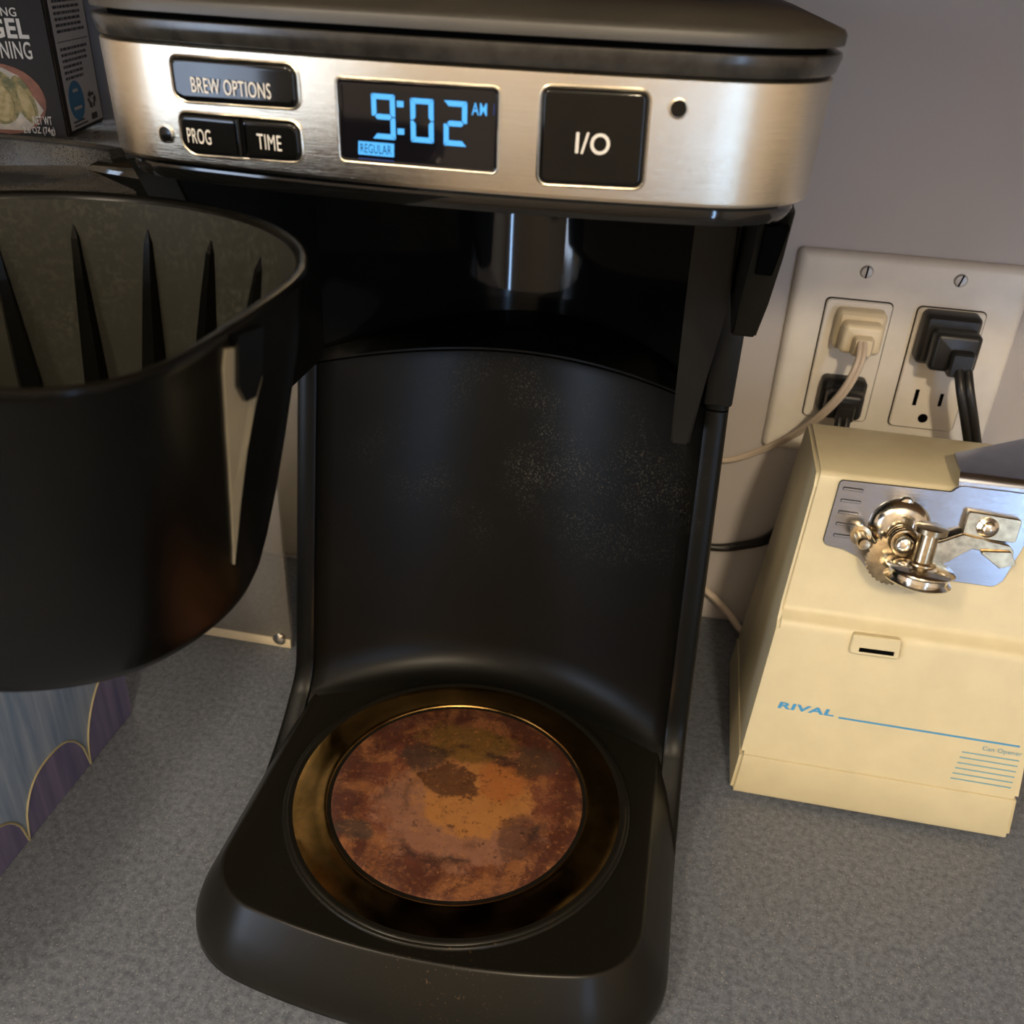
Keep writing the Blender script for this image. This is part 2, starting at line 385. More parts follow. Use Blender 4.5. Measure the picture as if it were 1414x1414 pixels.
base_plan = dict(y0=-.096, Rf=.32, Wd=.1005, rc=.040, rear=.205)
def bring(z, off): return [(x, y, z) for x, y in uplan(off=off, **base_plan)]
bm = bmesh.new()
loft(bm, [bring(.0030, .004), bring(.0036, .0012), bring(.0052, .0), bring(.009, .0004), bring(.016, .0030), bring(.024, .0072), bring(.0300, .0110), bring(.0326, .0126), bring(.0334, .0132), bring(.0337, .0138), bring(.0337, .0144), bring(.0331, .0152)], True, True)
mesh_obj('base', bm, 'deck', CM, smooth=50)
for x, y in ((-.076, -.070), (.076, -.070), (-.08, .17), (.08, .17)):
    mesh_obj('foot', lathe(bmesh.new(), [(0, 0), (.009, 0), (.0095, .002), (.0095, .006), (0, .006)], Matrix.Translation((x, y, 0)), 24), 'rubber', CM)
rg = mesh_obj('warming_ring', lathe(bmesh.new(), [(.040, .0326), (.0740, .0326), (.0738, .0341), (.0720, .0343), (.0700, .0345), (.0640, .0346), (.0605, .0346), (.0592, .0349), (.0584, .0347), (.0578, .0338), (.0574, .0330), (.040, .0330)], None, 96), 'ring', CM, smooth=50)
mesh_obj('ring_lip', lathe(bmesh.new(), [(.0730, .0333), (.0776, .0331), (.0774, .0338), (.0766, .0342), (.0760, .0341), (.0754, .0347), (.0744, .0347), (.0737, .0342)], None, 96), 'deck', rg, smooth=50)
hp = bmesh.new()
prof = [(0, .0325), (.0560, .0325), (.0569, .0334), (.0566, .0341), (.0556, .0344)] + [(.0556*math.cos(a), .0344+.0008*math.sin(a)) for a in [PI/2*i/8 for i in range(1, 9)]]
lathe(hp, prof, None, 96); mesh_obj('hot_plate', hp, 'rust', CM, smooth=50)

# lower tower with hollow front
def tower_ring(z, w, yf, wi, dep, rear, n=28, power=2):
    P = [(-w, rear-.015), (-w, yf+.003), (-w+.0006, yf+.001), (-w+.0022, yf), (-wi-.0022, yf), (-wi-.0006, yf+.0008)]
    for i in range(n+1):
        u = -1+2*i/n
        P.append((wi*u, yf+.003+dep*(1-abs(u)**power)**(1 if power == 2 else 1/power)))
    P += [(-x, y) for x, y in P[:6]][::-1]
    P += [(w-.015, rear), (-w+.015, rear)]
    return [(x, y, z) for x, y in P]
rings = []
for z, fl in ((.0045, 0), (.010, 0), (.018, 0), (.026, 0), (.0335, 0), (.0345, .3), (.037, .62), (.041, .84), (.046, .96), (.052, 1), (.08, 1), (.11, 1), (.14, 1), (.17, 1), (.198, 1), (.2015, 1), (.2022, .985)):
    t = (.2022-z)/.163
    yf = .073-.020*t-(1-fl)*.002-(max(0, .050-z)/.046)**2*.050
    dpz = 0 if z < .0334 else 1
    rings.append(tower_ring(z, .0945+.0049*t, yf, .0845+.0045*t, .0385-.006*t-(1-fl)*.014+(max(0, .050-z)/.046)**2*.050*dpz, .205))
bm = bmesh.new(); loft(bm, rings); mesh_obj('tower', bm, 'tower', CM, smooth=45)
# upper body: ledge, glossy chamber
rings = [tower_ring(.2030, .0945, .073, .0845, .0385, .205), tower_ring(.2040, .0945, .073, .0845, .0385, .205)]
bm = bmesh.new(); loft(bm, rings+[tower_ring(.2075, .0948, .073, .0845, .058, .205), tower_ring(.2085, .0948, .073, .0845, .062, .205)]); mesh_obj('ledge', bm, 'tower', CM, smooth=45)
rings = [tower_ring(z, .0948+(z-.2085)*.03, .0735, .0855, .083, .205, n=40, power=2.0) for z in (.2085, .23, .25, .27, .29, .3045)]
bm = bmesh.new(); loft(bm, rings); mesh_obj('brew_chamber', bm, 'gloss', CM, smooth=45)
# side legs of the chamber
def hexa(name, A, B, mat, parent, bev=.0008):
    bm = bmesh.new(); loft(bm, [A, B]); bmesh.ops.bevel(bm, geom=bm.edges[:], offset=bev, segments=2, affect='EDGES'); return mesh_obj(name, bm, mat, parent)
for s in (1, -1):
    def q(x0, x1, y0, y1, z): return [(s*x0, y0, z), (s*x1, y0, z), (s*x1, y1, z), (s*x0, y1, z)]
    bm = bmesh.new()
    loft(bm, [q(.0725, .0797, .057, .074, .193), q(.0715, .0825, .056, .085, .22), q(.0707, .0862, .054, .090, .25), q(.0703, .0850, .052, .090, .285), q(.0700, .0852, .050, .090, .3045)])
    bmesh.ops.bevel(bm, geom=[e for e in bm.edges if abs((e.verts[0].co-e.verts[1].co).normalized().z) > .4 or min(v.co.z for v in e.verts) < .194 and max(v.co.z for v in e.verts) < .194], offset=.0009, segments=2, affect='EDGES')
    if s > 0: mesh_obj('guide_leg', bm, 'plastic', CM)
    else: bm.free()
    bm = bmesh.new()
    zb = .2525
    loft(bm, [q(.0872, .0955, .022, .08, zb), q(.0876, .0965, .008, .09, .268), q(.0878, .0967, -.011, .09, .288), q(.0876, .0962, -.026, .09, .3045)])
    bmesh.ops.bevel(bm, geom=[e for e in bm.edges if abs((e.verts[0].co-e.verts[1].co).normalized().z) > .2 or max(v.co.z for v in e.verts) < zb+.001], offset=.0008, segments=2, affect='EDGES')
    if s < 0: bm.free(); continue
    sk = mesh_obj('side_skirt', bm, 'plastic', CM)
    if s > 0:
        hexa('skirt_slot', [(.0897, -.0062, .2815), (.0948, -.0062, .2815), (.0948, .004, .2815), (.0897, .004, .2815)], [(.0890, -.0268, .3005), (.0955, -.0268, .3005), (.0955, -.015, .3005), (.0890, -.015, .3005)], 'dark', sk, .0003)
for s in (1, -1):
    pbox('upper_column', 'plastic', CM, min(s*.0836, s*.0953), max(s*.0836, s*.0953), .0722, .092, .2050, .3040, bev=.0012)
# hinge side wall
hexa('hinge_wall', [(-.0950, .035, .2035), (-.0835, .035, .2035), (-.0835, .085, .2035), (-.0950, .085, .2035)], [(-.0975, -.03, .3045), (-.0835, -.03, .3045), (-.0835, .085, .3045), (-.0975, .085, .3045)], 'plastic', CM)
pbox('hinge_block', 'gloss', CM, -.124, -.0975, -.012, .055, .262, .2985, bev=.003)
# head underside lip, band, trim, lid
bm = bmesh.new(); loft(bm, [hring(.3030, .0075), hring(.3036, .0052), hring(.3055, .0042), hring(.3075, .0046), hring(.3078, .0030), hring(.3090, .0026)]); mesh_obj('head_floor', bm, 'gloss', CM, smooth=45)
bm = bmesh.new(); loft(bm, [hring(.3088, .0022), hring(.3090, .0012), hring(.3096, .0010), hring(.3100, .00097), hring(.3370, .00004), hring(.3375, .0001), hring(.3380, .0008)]); BD = mesh_obj('control_band', bm, 'steel', CM, smooth=35)
bm = bmesh.new(); loft(bm, [hring(.3378, .0022), hring(.3384, .0020), hring(.3386, .0003), hring(.3392, -.0002), hring(.3425, -.0012), hring(.3434, -.0010), hring(.3436, .0)]); mesh_obj('trim_collar', bm, 'trim', CM, smooth=35)
bm = bmesh.new(); loft(bm, [hring(.3430, .003), hring(.3460, .003)]); mesh_obj('lid_gap', bm, 'dark', CM)
bm = bmesh.new(); loft(bm, [hring(.3450, .0), hring(.3452, -.0012), hring(.3475, -.0013), hring(.3486, -.0006), hring(.3491, .0010), hring(.3500, .004), hring(.3522, .012), hring(.3532, .022), hring(.3535, .034)]); mesh_obj('lid', bm, 'lid', CM, smooth=45)

# buttons and display on the band
def button(name, pts, rad, mat='key', top=.0013, lip=True):
    poly = rpoly([(a*mm, b*mm) for a, b in pts], rad if not isinstance(rad, (int, float)) else rad)
    if lip:
        bm = bmesh.new(); pad(bm, inset(poly, -.0007), bmap, [(0, -.0003), (.0000, .00035), (.0004, .0006), (.0009, .0003)])
        mesh_obj('button_lip' if 'button' in name else 'display_lip', bm, 'steel', CM)
    if lip == 'only': return
    bm = bmesh.new(); pad(bm, inset(poly, .0001), bmap, [(0, -.0002), (0, .0007), (.0004, top*.85), (.0009, top), (.0013, top)])
    return mesh_obj(name, bm, mat, CM)
b1 = button('brew_button', [(-66.3, 335.3), (-66.4, 326.2), (-63.2, 325.0), (-30.9, 325.7), (-30.9, 335.5)], [.002, .003, .004, .0022, .0026])
text('button_text', 'BREW OPTIONS', -60.2*mm, -37.6*mm, 327.4*mm, 331.0*mm, bmap, .0015, 'print_white', b1, bold=.0)
button('key_pair', [(-65.9, 322.0), (-66.0, 314.3), (-63.2, 312.0), (-31.0, 312.9), (-31.1, 322.3)], [.0022, .003, .004, .0026, .0026], 'dark', .0006)
b2 = button('prog_button', [(-65.9, 322.0), (-66.0, 314.3), (-63.2, 312.0), (-48.0, 312.4), (-48.0, 322.1)], [.0022, .003, .004, .0006, .0006], lip=False)
text('button_text', 'PROG', -63.5*mm, -56.4*mm, 314.9*mm, 318.6*mm, bmap, .0015, 'print_white', b2, bold=.0)
b3 = button('time_button', [(-46.9, 322.1), (-46.9, 312.4), (-31.0, 312.9), (-31.1, 322.3)], [.0006, .0006, .0026, .0026], lip=False)
text('button_text', 'TIME', -42.8*mm, -36.0*mm, 315.2*mm, 318.9*mm, bmap, .0015, 'print_white', b3, bold=-.002)
b4 = button('power_button', [(30.4, 334.6), (30.5, 312.5), (56.2, 312.8), (55.6, 334.8)], .0022, top=.0015)
text('button_text', 'I/O', 39.2*mm, 47.4*mm, 320.3*mm, 325.2*mm, bmap, .00175, 'print_white', b4, bold=.012)
dp = button('display_glass', [(-20.2, 333.3), (-20.3, 314.3), (20.0, 314.3), (20.0, 333.5)], .0012, 'lcd', .0006)
DH = .00075
def seg(name, pts, mat='led'):
    bm = bmesh.new(); bm.faces.new([bm.verts.new(bmap(a*mm, b*mm, DH)) for a, b in pts]); return mesh_obj(name, bm, mat, dp, smooth=0)
def digit(x, y, w, h, on, t=1.25, g=.12):
    hh = h/2
    S = {'a': [(x+g, y+h), (x+w-g, y+h), (x+w-t, y+h-t), (x+t, y+h-t)], 'd': [(x+g, y), (x+t, y+t), (x+w-t, y+t), (x+w-g, y)],
         'b': [(x+w, y+h-g), (x+w, y+hh+g), (x+w-t*.55, y+hh+g), (x+w-t, y+hh+t*.6), (x+w-t, y+h-t)],
         'c': [(x+w, y+hh-g), (x+w, y+g), (x+w-t, y+t), (x+w-t, y+hh-t*.6), (x+w-t*.55, y+hh-g)],
         'f': [(x, y+h-g), (x+t, y+h-t), (x+t, y+hh+t*.6), (x+t*.55, y+hh+g), (x, y+hh+g)],
         'e': [(x, y+hh-g), (x+t*.55, y+hh-g), (x+t, y+hh-t*.6), (x+t, y+t), (x, y+g)],
         'g': [(x+t*.6+g, y+hh), (x+t+g, y+hh+t/2), (x+w-t-g, y+hh+t/2), (x+w-t*.6-g, y+hh), (x+w-t-g, y+hh-t/2), (x+t+g, y+hh-t/2)]}
    for k in on: seg('digit_segment', S[k])
digit(-11.4, 320.2, 6.0, 10.4, 'abcdfg'); digit(-1.5, 320.1, 5.8, 10.1, 'abcdef'); digit(6.8, 319.9, 5.8, 10.3, 'abged')
for y in (327.9, 321.6): seg('clock_colon', [(-4.9, y), (-3.2, y), (-3.2, y+1.4), (-4.9, y+1.4)])
text('display_text', 'AM', 13.7*mm, 17.4*mm, 327.3*mm, 330.1*mm, bmap, DH, 'led', dp, bold=.006)
seg('mode_tile', [(-15.4, 316.1), (-6.0, 316.1), (-5.9, 319.3), (-15.2, 319.3)])
text('display_text', 'REGULAR', -14.7*mm, -6.6*mm, 316.6*mm, 318.8*mm, bmap, DH+.0001, 'dark', dp)
seg('display_glow', [(-15.4, 315.0), (-6.1, 315.0), (-6.1, 315.3), (-15.4, 315.3)], 'led_dim')
seg('display_glow', [(19.0, 327.5), (19.25, 327.5), (19.25, 330.1), (19.0, 330.1)], 'led_dim')
for s_, z_, r_ in ((-71.3, 316.1, .0019), (62.7, 331.4, .0019)):
    o_ = band(s_*mm, z_*mm, 0); nn = band(s_*mm, z_*mm, .01)-o_
    h_ = mesh_obj('indicator_bezel', lathe(bmesh.new(), [(0, -.0002), (r_*1.28, -.0002), (r_*1.25, .0004), (r_*1.05, .0005), (r_, .0002), (0, .0002)], axis_frame(o_, nn), 28), 'steel', CM)
    mesh_obj('indicator_lens', lathe(bmesh.new(), [(0, .0001), (r_*.99, .0001), (r_*.97, .00035), (r_*.5, .00038), (0, .0004)], axis_frame(o_, nn), 28), 'key', h_)

# swing-out brew basket (part of the maker, open on its hinge)
BC = Vector((-.085, -.1125)); BC2 = Vector((-.0895, -.1005))
def sup(th, a, b, nfront):
    c_, s_ = math.cos(th), math.sin(th); e = 2.0 if s_ > 0 else nfront
    w_ = max(0, min(1, (-s_+.05)/.25)); e = 2+(nfront-2)*(w_*w_*(3-2*w_)) if s_ < .05 else 2.0
    r_ = (abs(c_/a)**e+abs(s_/b)**e)**(-1/e); return Vector((r_*c_, r_*s_))
NB = 96
def bk_ring(z, off, t, rim=False):
    out = []
    for i in range(NB):
        th = 2*PI*i/NB
        p1 = sup(th, .0722-off, .0668-off, 6.0)+BC
        p2 = Vector((math.cos(th), math.sin(th)))*(.0485-off)+BC2
        p = p2.lerp(p1, t); out.append((p.x, p.y, z))
    return out
def tz(z): 
    u = max(0, min(1, (z-.2005)/.0975)); return u**.75
bm = bmesh.new()
shell = [(.2005, .008), (.2008, .005), (.2022, .002), (.205, .0004), (.210, 0), (.22, 0), (.235, 0), (.25, 0), (.265, 0), (.28, 0), (.290, 0), (.2955, .0), (.2972, -.0002), (.2981, .0003), (.2984, .0012), (.2980, .0022), (.2965, .0028)]
inner = [(.290, .003), (.275, .003), (.25, .003), (.225, .003), (.21, .003), (.206, .005), (.2045, .010)]
loft(bm, [bk_ring(z, o, tz(z)) for z, o in shell]); bmesh.ops.delete(bm, geom=[f for f in bm.faces if len(f.verts) > 40 and f.calc_center_median().z > .29], context='FACES')
shellm = mesh_obj('brew_basket', bm, 'basket', CM, smooth=50)
shellm['label'] = 'open black brew basket swung out to the side'
bm = bmesh.new(); loft(bm, [bk_ring(z, o, tz(z)) for z, o in [(.2968, .0026)]+inner], False, True); mesh_obj('basket_lining', bm, 'basket_in', shellm, smooth=50)
for k in range(18):
    th = 2*PI*(k+.35)/18; rings = []
    for z, w_, dp_ in ((.2895, .0003, .0003), (.286, .0013, .0014), (.275, .0018, .0030), (.255, .0028, .0050), (.235, .0036, .0070), (.208, .0045, .0095)):
        p1 = sup(th, .0722, .0668, 6.0)+BC; p2 = Vector((math.cos(th), math.sin(th)))*.0485+BC2; c_ = p2.lerp(p1, tz(z))
        cc = BC2.lerp(BC, tz(z)); n_ = (cc-c_).normalized(); t_ = Vector((-n_.y, n_.x)); c_ = c_+n_*.0028
        rings.append([(*(c_-t_*w_), z), (*(c_-t_*w_*.7+n_*dp_), z), (*(c_+t_*w_*.7+n_*dp_), z), (*(c_+t_*w_), z)])
    mesh_obj('basket_rib', loft(bmesh.new(), rings), 'basket', shellm, smooth=0)
# tapered wedge painted with the lit wall's tan, and slot, on the outside of the basket
def bk_out(th, z, off):
    p1 = sup(th, .0722, .0668, 6.0)+BC; p2 = Vector((math.cos(th), math.sin(th)))*.0485+BC2; c_ = p2.lerp(p1, tz(z)); cc = BC2.lerp(BC, tz(z))
    n_ = (c_-cc).normalized(); c_ = c_+n_*off; return Vector((c_.x, c_.y, z))
def bkm(a, b, h): return bk_out(a, b, h)
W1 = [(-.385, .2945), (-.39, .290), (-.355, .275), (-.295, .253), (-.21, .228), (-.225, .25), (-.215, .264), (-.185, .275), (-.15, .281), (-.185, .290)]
bm = bmesh.new(); loft(bm, [[bkm(a, b, -.0005) for a, b in W1], [bkm(a, b, .0006) for a, b in W1]]); wg = mesh_obj('painted_wall_wedge', bm, 'wall_tone', shellm, smooth=0)
W2 = [(-.345, .2965), (-.325, .284), (-.275, .279), (-.21, .278), (-.18, .2825), (-.20, .2945)]
bm = bmesh.new(); loft(bm, [[bkm(a, b, 0) for a, b in W2], [bkm(a, b, .0016) for a, b in W2]]); mesh_obj('hinge_slot', bm, 'gloss', shellm, smooth=0)
# hinge arm with its curved door panel behind the basket
bm = bmesh.new(); arm = [(-.0945, -.0315), (-.099, -.041), (-.12, -.052), (-.20, -.060), (-.235, -.045), (-.225, -.020), (-.160, -.020), (-.130, -.0045)]
loft(bm, [[(x, y, .292) for x, y in arm], [(x, y, .2960) for x, y in arm]]); bmesh.ops.bevel(bm, geom=bm.edges[:], offset=.0006, segments=2, affect='EDGES'); mesh_obj('swing_arm', bm, 'dustarm', CM)
bm = bmesh.new(); outl = []
pts = [(-.1175+.0*i, 0) for i in range(1)]
cx_, cy_, rr_ = -.155, -.115, .122
prof = []
for i in range(25):
    a = math.radians(72+i*2.6); prof.append(a)
loft(bm, [[(cx_+r_*math.cos(a), cy_+r_*math.sin(a), z) for a in prof]+[(cx_+(r_-.006)*math.cos(a), cy_+(r_-.006)*math.sin(a), z) for a in prof[::-1]] for z, r_ in ((.275, rr_), (.300, rr_+.0005), (.3012, rr_), (.3016, rr_-.001))])
mesh_obj('door_panel', bm, 'dustarm', CM, smooth=40)

# ------------------------------------------------------------------ can opener
CO = thing('can_opener', 'cream electric can opener with steel cutting head beside the coffee maker', 'can opener', (.1925, .11, 0))
CO.location = (0, 0, 0)
def xl(z): return .1255+.0138*z/.168
def xr(z): return .2596-.0138*z/.168
def side_extrude(prof, mat, name, parent, bev=.0018):
    bm = bmesh.new(); A = [bm.verts.new((xl(z), y, z)) for y, z in prof]; B = [bm.verts.new((xr(z), y, z)) for y, z in prof]
    fa = bm.faces.new(A); fb = bm.faces.new(B[::-1])
    n_ = len(prof)
    for i in range(n_): bm.faces.new((A[i], B[i], B[(i+1) % n_], A[(i+1) % n_]))
    bmesh.ops.bevel(bm, geom=list(set(fa.edges[:]+fb.edges[:])), offset=bev, segments=3, affect='EDGES', clamp_overlap=True)
    return mesh_obj(name, bm, mat, parent, smooth=40)
side_extrude([(.066, .0025), (.0632, .0032), (.0626, .005), (.0655, .0254), (.0675, .0258), (.163, .0258), (.166, .024), (.166, .0025)], 'cream', 'base', CO)
hs = side_extrude([(.0678, .0254), (.0662, .0258), (.0664, .0275), (.0795, .0945), (.0803, .0970), (.0825, .0990), (.0860, .1005), (.0880, .1035), (.0985, .1610), (.1000, .1655), (.1012, .1672), (.1032, .1680), (.152, .1680), (.157, .1665), (.159, .162), (.163, .0254)], 'cream', 'housing', CO)
for x in (.137, .248):
    for y in (.072, .155): mesh_obj('foot', lathe(bmesh.new(), [(0, 0), (.005, 0), (.0052, .003), (0, .003)], Matrix.Translation((x, y, 0)), 16), 'white', CO)
# printed front
fdn = Vector((0, .197, 1)).normalized()
FM = plane_map((0, .0664-.0275*.1955, 0), (1, 0, 0), (0, .1955, 1))
kz = math.sqrt(1+.1955**2)
text('brand_lettering', 'RIVAL', .1408, .1672, .0537*kz, .0572*kz, FM, .0003, 'print_blue', hs, bold=.035, shear=.12)
def strip(name, x0, z0, x1, z1, t, mat): flat(name, [(x0, z0*kz-t), (x1, z1*kz-t), (x1, z1*kz+t), (x0, z0*kz+t)], FM, .0003, mat, hs)
strip('printed_line', .1695, .0536, .2515, .0536, .00042, 'print_blue')
text('printed_lettering', 'Can Opener', .2358, .2535, .0481*kz, .0511*kz, FM, .0003, 'print_line', hs, bold=.01)
for i, z in enumerate((.0462, .0433, .0403, .0374, .0345, .0316)): strip('printed_line', .2276-.0004*i, z, .2530, z, .00028, 'print_line')
# latch clip on the crease
LM = plane_map((0, .0664-.0275*.1955, 0), (1, 0, 0), (0, .1955, 1))
bm = bmesh.new(); pad(bm, rpoly([(.1672, .0885*kz), (.1893, .0888*kz), (.1890, .0985*kz), (.1675, .0980*kz)], .0012, 4), LM, [(0, -.001), (0, .0024), (.0006, .003), (.001, .003)]); cl = mesh_obj('catch', bm, 'cream', CO)
flat('catch_slot', [(.1712, .0902*kz), (.1866, .0905*kz), (.1866, .0925*kz), (.1712, .0922*kz)], LM, .0032, 'dark', cl)
# steel face plate on the upper face
UN = Vector((0, -1, .1826)).normalized(); UU = Vector((0, .1826, 1)).normalized(); UO = Vector((0, .0880, .1035))
ku = math.sqrt(1+.1826**2)
def UM(a, b, h): return UO+Vector((a, 0, 0))+UU*((b-.1035)*ku)+UN*h
def ua(a, b, h): return axis_frame(UM(a, b, h), UN)
pl = rpoly([(.1492, .1660), (.1470, .1350), (.1570, .1338), (.1640, .1310), (.1700, .1245), (.2055, .1258), (.2235, .1258), (.2270, .1290), (.2325, .1500), (.2400, .1600), (.2400, .1700), (.1992, .1700), (.1965, .1668)], [.002, .003, .003, .006, .004, .004, .003, .003, .003, .002, .002, .004, .002], 4)
bm = bmesh.new(); pad(bm, pl, UM, [(0, 0), (0, .0011), (.0003, .0014), (.0005, .0014)]); fp = mesh_obj('face_plate', bm, 'steel_plate', CO)
for i in range(5):
    z = .1395+i*.0055; bm = bmesh.new(); pad(bm, rpoly([(.1508, z), (.1600, z), (.1602, z+.0016), (.1511, z+.0016)], .0007, 3), UM, [(0, .0010), (0, .0014), (.0004, .0020), (.0006, .0020)]); mesh_obj('plate_ridge', bm, 'steel_plate', fp)
# lever bent back over the top
bm = bmesh.new()
P0 = [(.1990, .1000, .1690), (.1988, .1022, .1722), (.1994, .1050, .1735), (.2006, .1234, .1735)]
P1 = [(.2560, .1000, .1690), (.2560, .1022, .1722), (.2560, .1050, .1735), (.2600, .1660, .1735)]
tk = Vector((0, -.0004, .0012))
loft(bm, [[Vector(p), Vector(p)+tk, Vector(q_)+tk, Vector(q_)] for p, q_ in zip(P0, P1)]); mesh_obj('lever', bm, 'steel_plate', CO, smooth=60)
# cutting head
mesh_obj('plate_screw', lathe(bmesh.new(), [(0, .001), (.0036, .001), (.0036, .0022), (.0028, .0034), (.001, .0038), (.0009, .0028), (0, .0028)], ua(.1788, .1588, 0), 20), 'chrome', CO)
mesh_obj('dome_washer', lathe(bmesh.new(), [(0, .001), (.0134, .001), (.0133, .0022), (.0120, .0042), (.0090, .0060), (.0060, .0068), (0, .0070)], ua(.1783, .1480, 0), 40), 'chrome', CO)
bm = bmesh.new(); hx = [UM(.1783+.0052*math.cos(t), .1455+.0052*math.sin(t), .007+.0095*t/(2*PI*4)) for t in [2*PI*4*i/96 for i in range(97)]]; tube(bm, hx, .0011, 8, sub=1); mesh_obj('spring', bm, 'brass', CO)
mesh_obj('drive_shaft', lathe(bmesh.new(), [(0, .006), (.0040, .006), (.0040, .0175), (.0034, .0192), (.0016, .0202), (0, .0204)], ua(.1783, .1450, 0), 24), 'chrome', CO)
bm = bmesh.new(); K = 30; gear = []
for i in range(K*2): rr = .0118 if i % 2 else .0110; gear.append((rr*math.cos(PI*i/K), rr*math.sin(PI*i/K)))
mt = ua(.1765, .1355, .0095)
loft(bm, [[mt @ Vector((x*k_, y*k_, h)) for x, y in gear] for k_, h in ((.7, -.0006), (1, 0), (1, .0022), (.8, .0030), (.4, .0034))]); mesh_obj('feed_wheel', bm, 'brass', CO, smooth=30)
ax = Vector((.04, .20, .97)).normalized(); cpos = UM(.1850, .1350, .0225)
mt = axis_frame(cpos, ax)
mesh_obj('cutting_wheel', lathe(bmesh.new(), [(0, -.0042), (.0115, -.0042), (.0135, -.0034), (.0140, -.0026), (.0122, -.0010), (.0120, .0006), (.0136, .0018), (.0146, .0028), (.0135, .0038), (.0070, .0046), (.0055, .0050), (0, .0050)], mt, 40), 'chrome', CO)
mesh_obj('cutter_post', lathe(bmesh.new(), [(0, .004), (.0062, .004), (.0060, .0056), (.0042, .0062), (.0040, .0185), (.0068, .0192), (.0070, .0215), (.0058, .0224), (0, .0226)], mt, 28), 'brass', CO)
mt = axis_frame(UM(.1612, .1440, 0), UN)
mesh_obj('guide_pin', lathe(bmesh.new(), [(0, .001), (.0030, .001), (.0030, .0075), (.0046, .0078), (.0046, .0092), (.0030, .0095), (.0029, .0190), (.0022, .0202), (0, .0204)], mt, 22), 'brass', CO)
bm = bmesh.new(); ap = [(.1835, .1405), (.1840, .1360), (.1960, .1330), (.2010, .1370), (.2090, .1440), (.2260, .1420), (.2262, .1450), (.2240, .1475), (.2040, .1500), (.1960, .1455)]
pad(bm, rpoly(ap, .0015, 3), UM, [(0, .0050), (0, .0066), (.0003, .0070), (.0006, .0070)]); mesh_obj('cutter_arm', bm, 'brass', CO)
bm = bmesh.new(); pad(bm, rpoly([(.2040, .1485), (.2265, .1485), (.2268, .1590), (.2045, .1600)], .0012, 3), UM, [(0, .001), (0, .0046), (.0003, .0050), (.0006, .0050)]); br = mesh_obj('pivot_bracket', bm, 'brass', CO)
mesh_obj('rivet', lathe(bmesh.new(), [(0, .004), (.0046, .004), (.0046, .0056), (.0030, .0066), (.0026, .0086), (.0014, .0094), (0, .0095)], ua(.2135, .1540, 0), 24), 'chrome', br)
bm = bmesh.new(); pad(bm, rpoly([(.2110, .1440), (.2245, .1455), (.2278, .1400), (.2215, .1372)], .0008, 3), UM, [(0, .0068), (0, .0084), (.0003, .0088), (.0006, .0088)]); mesh_obj('release_tab', bm, 'brass', CO)

# ------------------------------------------------------------------ wall outlet and plugs
WO = thing('outlet_plate', 'white double wall outlet plate with two rectangular receptacles', 'outlet', (.1834, YW, .1813))
def WM(a, b, h): return Vector((a, -h, b))
sq = lambda w_, h_: [(-w_, -h_), (w_, -h_), (w_, h_), (-w_, h_)]
bm = bmesh.new(); loft(bm, [[WM(q_.x, q_.y, h) for q_ in rpoly(sq(.058-i_, .0572-i_), max(.0012, .003-i_*.4), 5)] for i_, h in [(0, 0), (.0, .0018), (.0009, .0038), (.0022, .0052), (.004, .0058), (.007, .0060)]]); mesh_obj('plate', bm, 'white', WO)
for s in (-1, 1):
    for z in (.0484, -.0484):
        sc = mesh_obj('screw', lathe(bmesh.new(), [(0, .005), (.0034, .005), (.0034, .0062), (.0026, .0070), (0, .0072)], axis_frame((s*.023, 0, z), (0, -1, 0)), 20), 'screw', WO)
        bm = bmesh.new(); a_ = .25 if s > 0 else .05
        pad(bm, [Vector((s*.023+x*math.cos(a_)+y*math.sin(a_), z-x*math.sin(a_)+y*math.cos(a_))) for x, y in sq(.0004, .0030)], WM, [(0, .006), (0, .00735)]); mesh_obj('screw_slot', bm, 'dark', sc)
    bm = bmesh.new(); pad(bm, rpoly([(x+s*.023, z) for x, z in sq(.0172, .0339)], .0028, 5), WM, [(0, .004), (0, .0064)]); mesh_obj('receptacle_gap', bm, 'dark', WO)
    bm = bmesh.new(); pad(bm, rpoly([(x+s*.023, z) for x, z in sq(.0167, .0334)], .0025, 5), WM, [(0, .004), (0, .0074), (.0006, .0080), (.0012, .0080)]); rc_ = mesh_obj('receptacle', bm, 'white', WO)
    for zc in ((.0195, -.0155)):
        for dx, hw, hh in ((-.0064, .0010, .0046), (.0064, .0009, .0036)):
            bm = bmesh.new(); pad(bm, [Vector((s*.023+dx+x, zc+z)) for x, z in sq(hw, hh)], WM, [(0, .006), (0, .0082)]); mesh_obj('slot', bm, 'dark', rc_)
        mesh_obj('ground_hole', lathe(bmesh.new(), [(0, .006), (.0026, .006), (.0026, .0082), (0, .0082)], axis_frame((s*.023, 0, zc-.0115), (0, -1, 0)), 16), 'dark', rc_)
HF = YW-.008
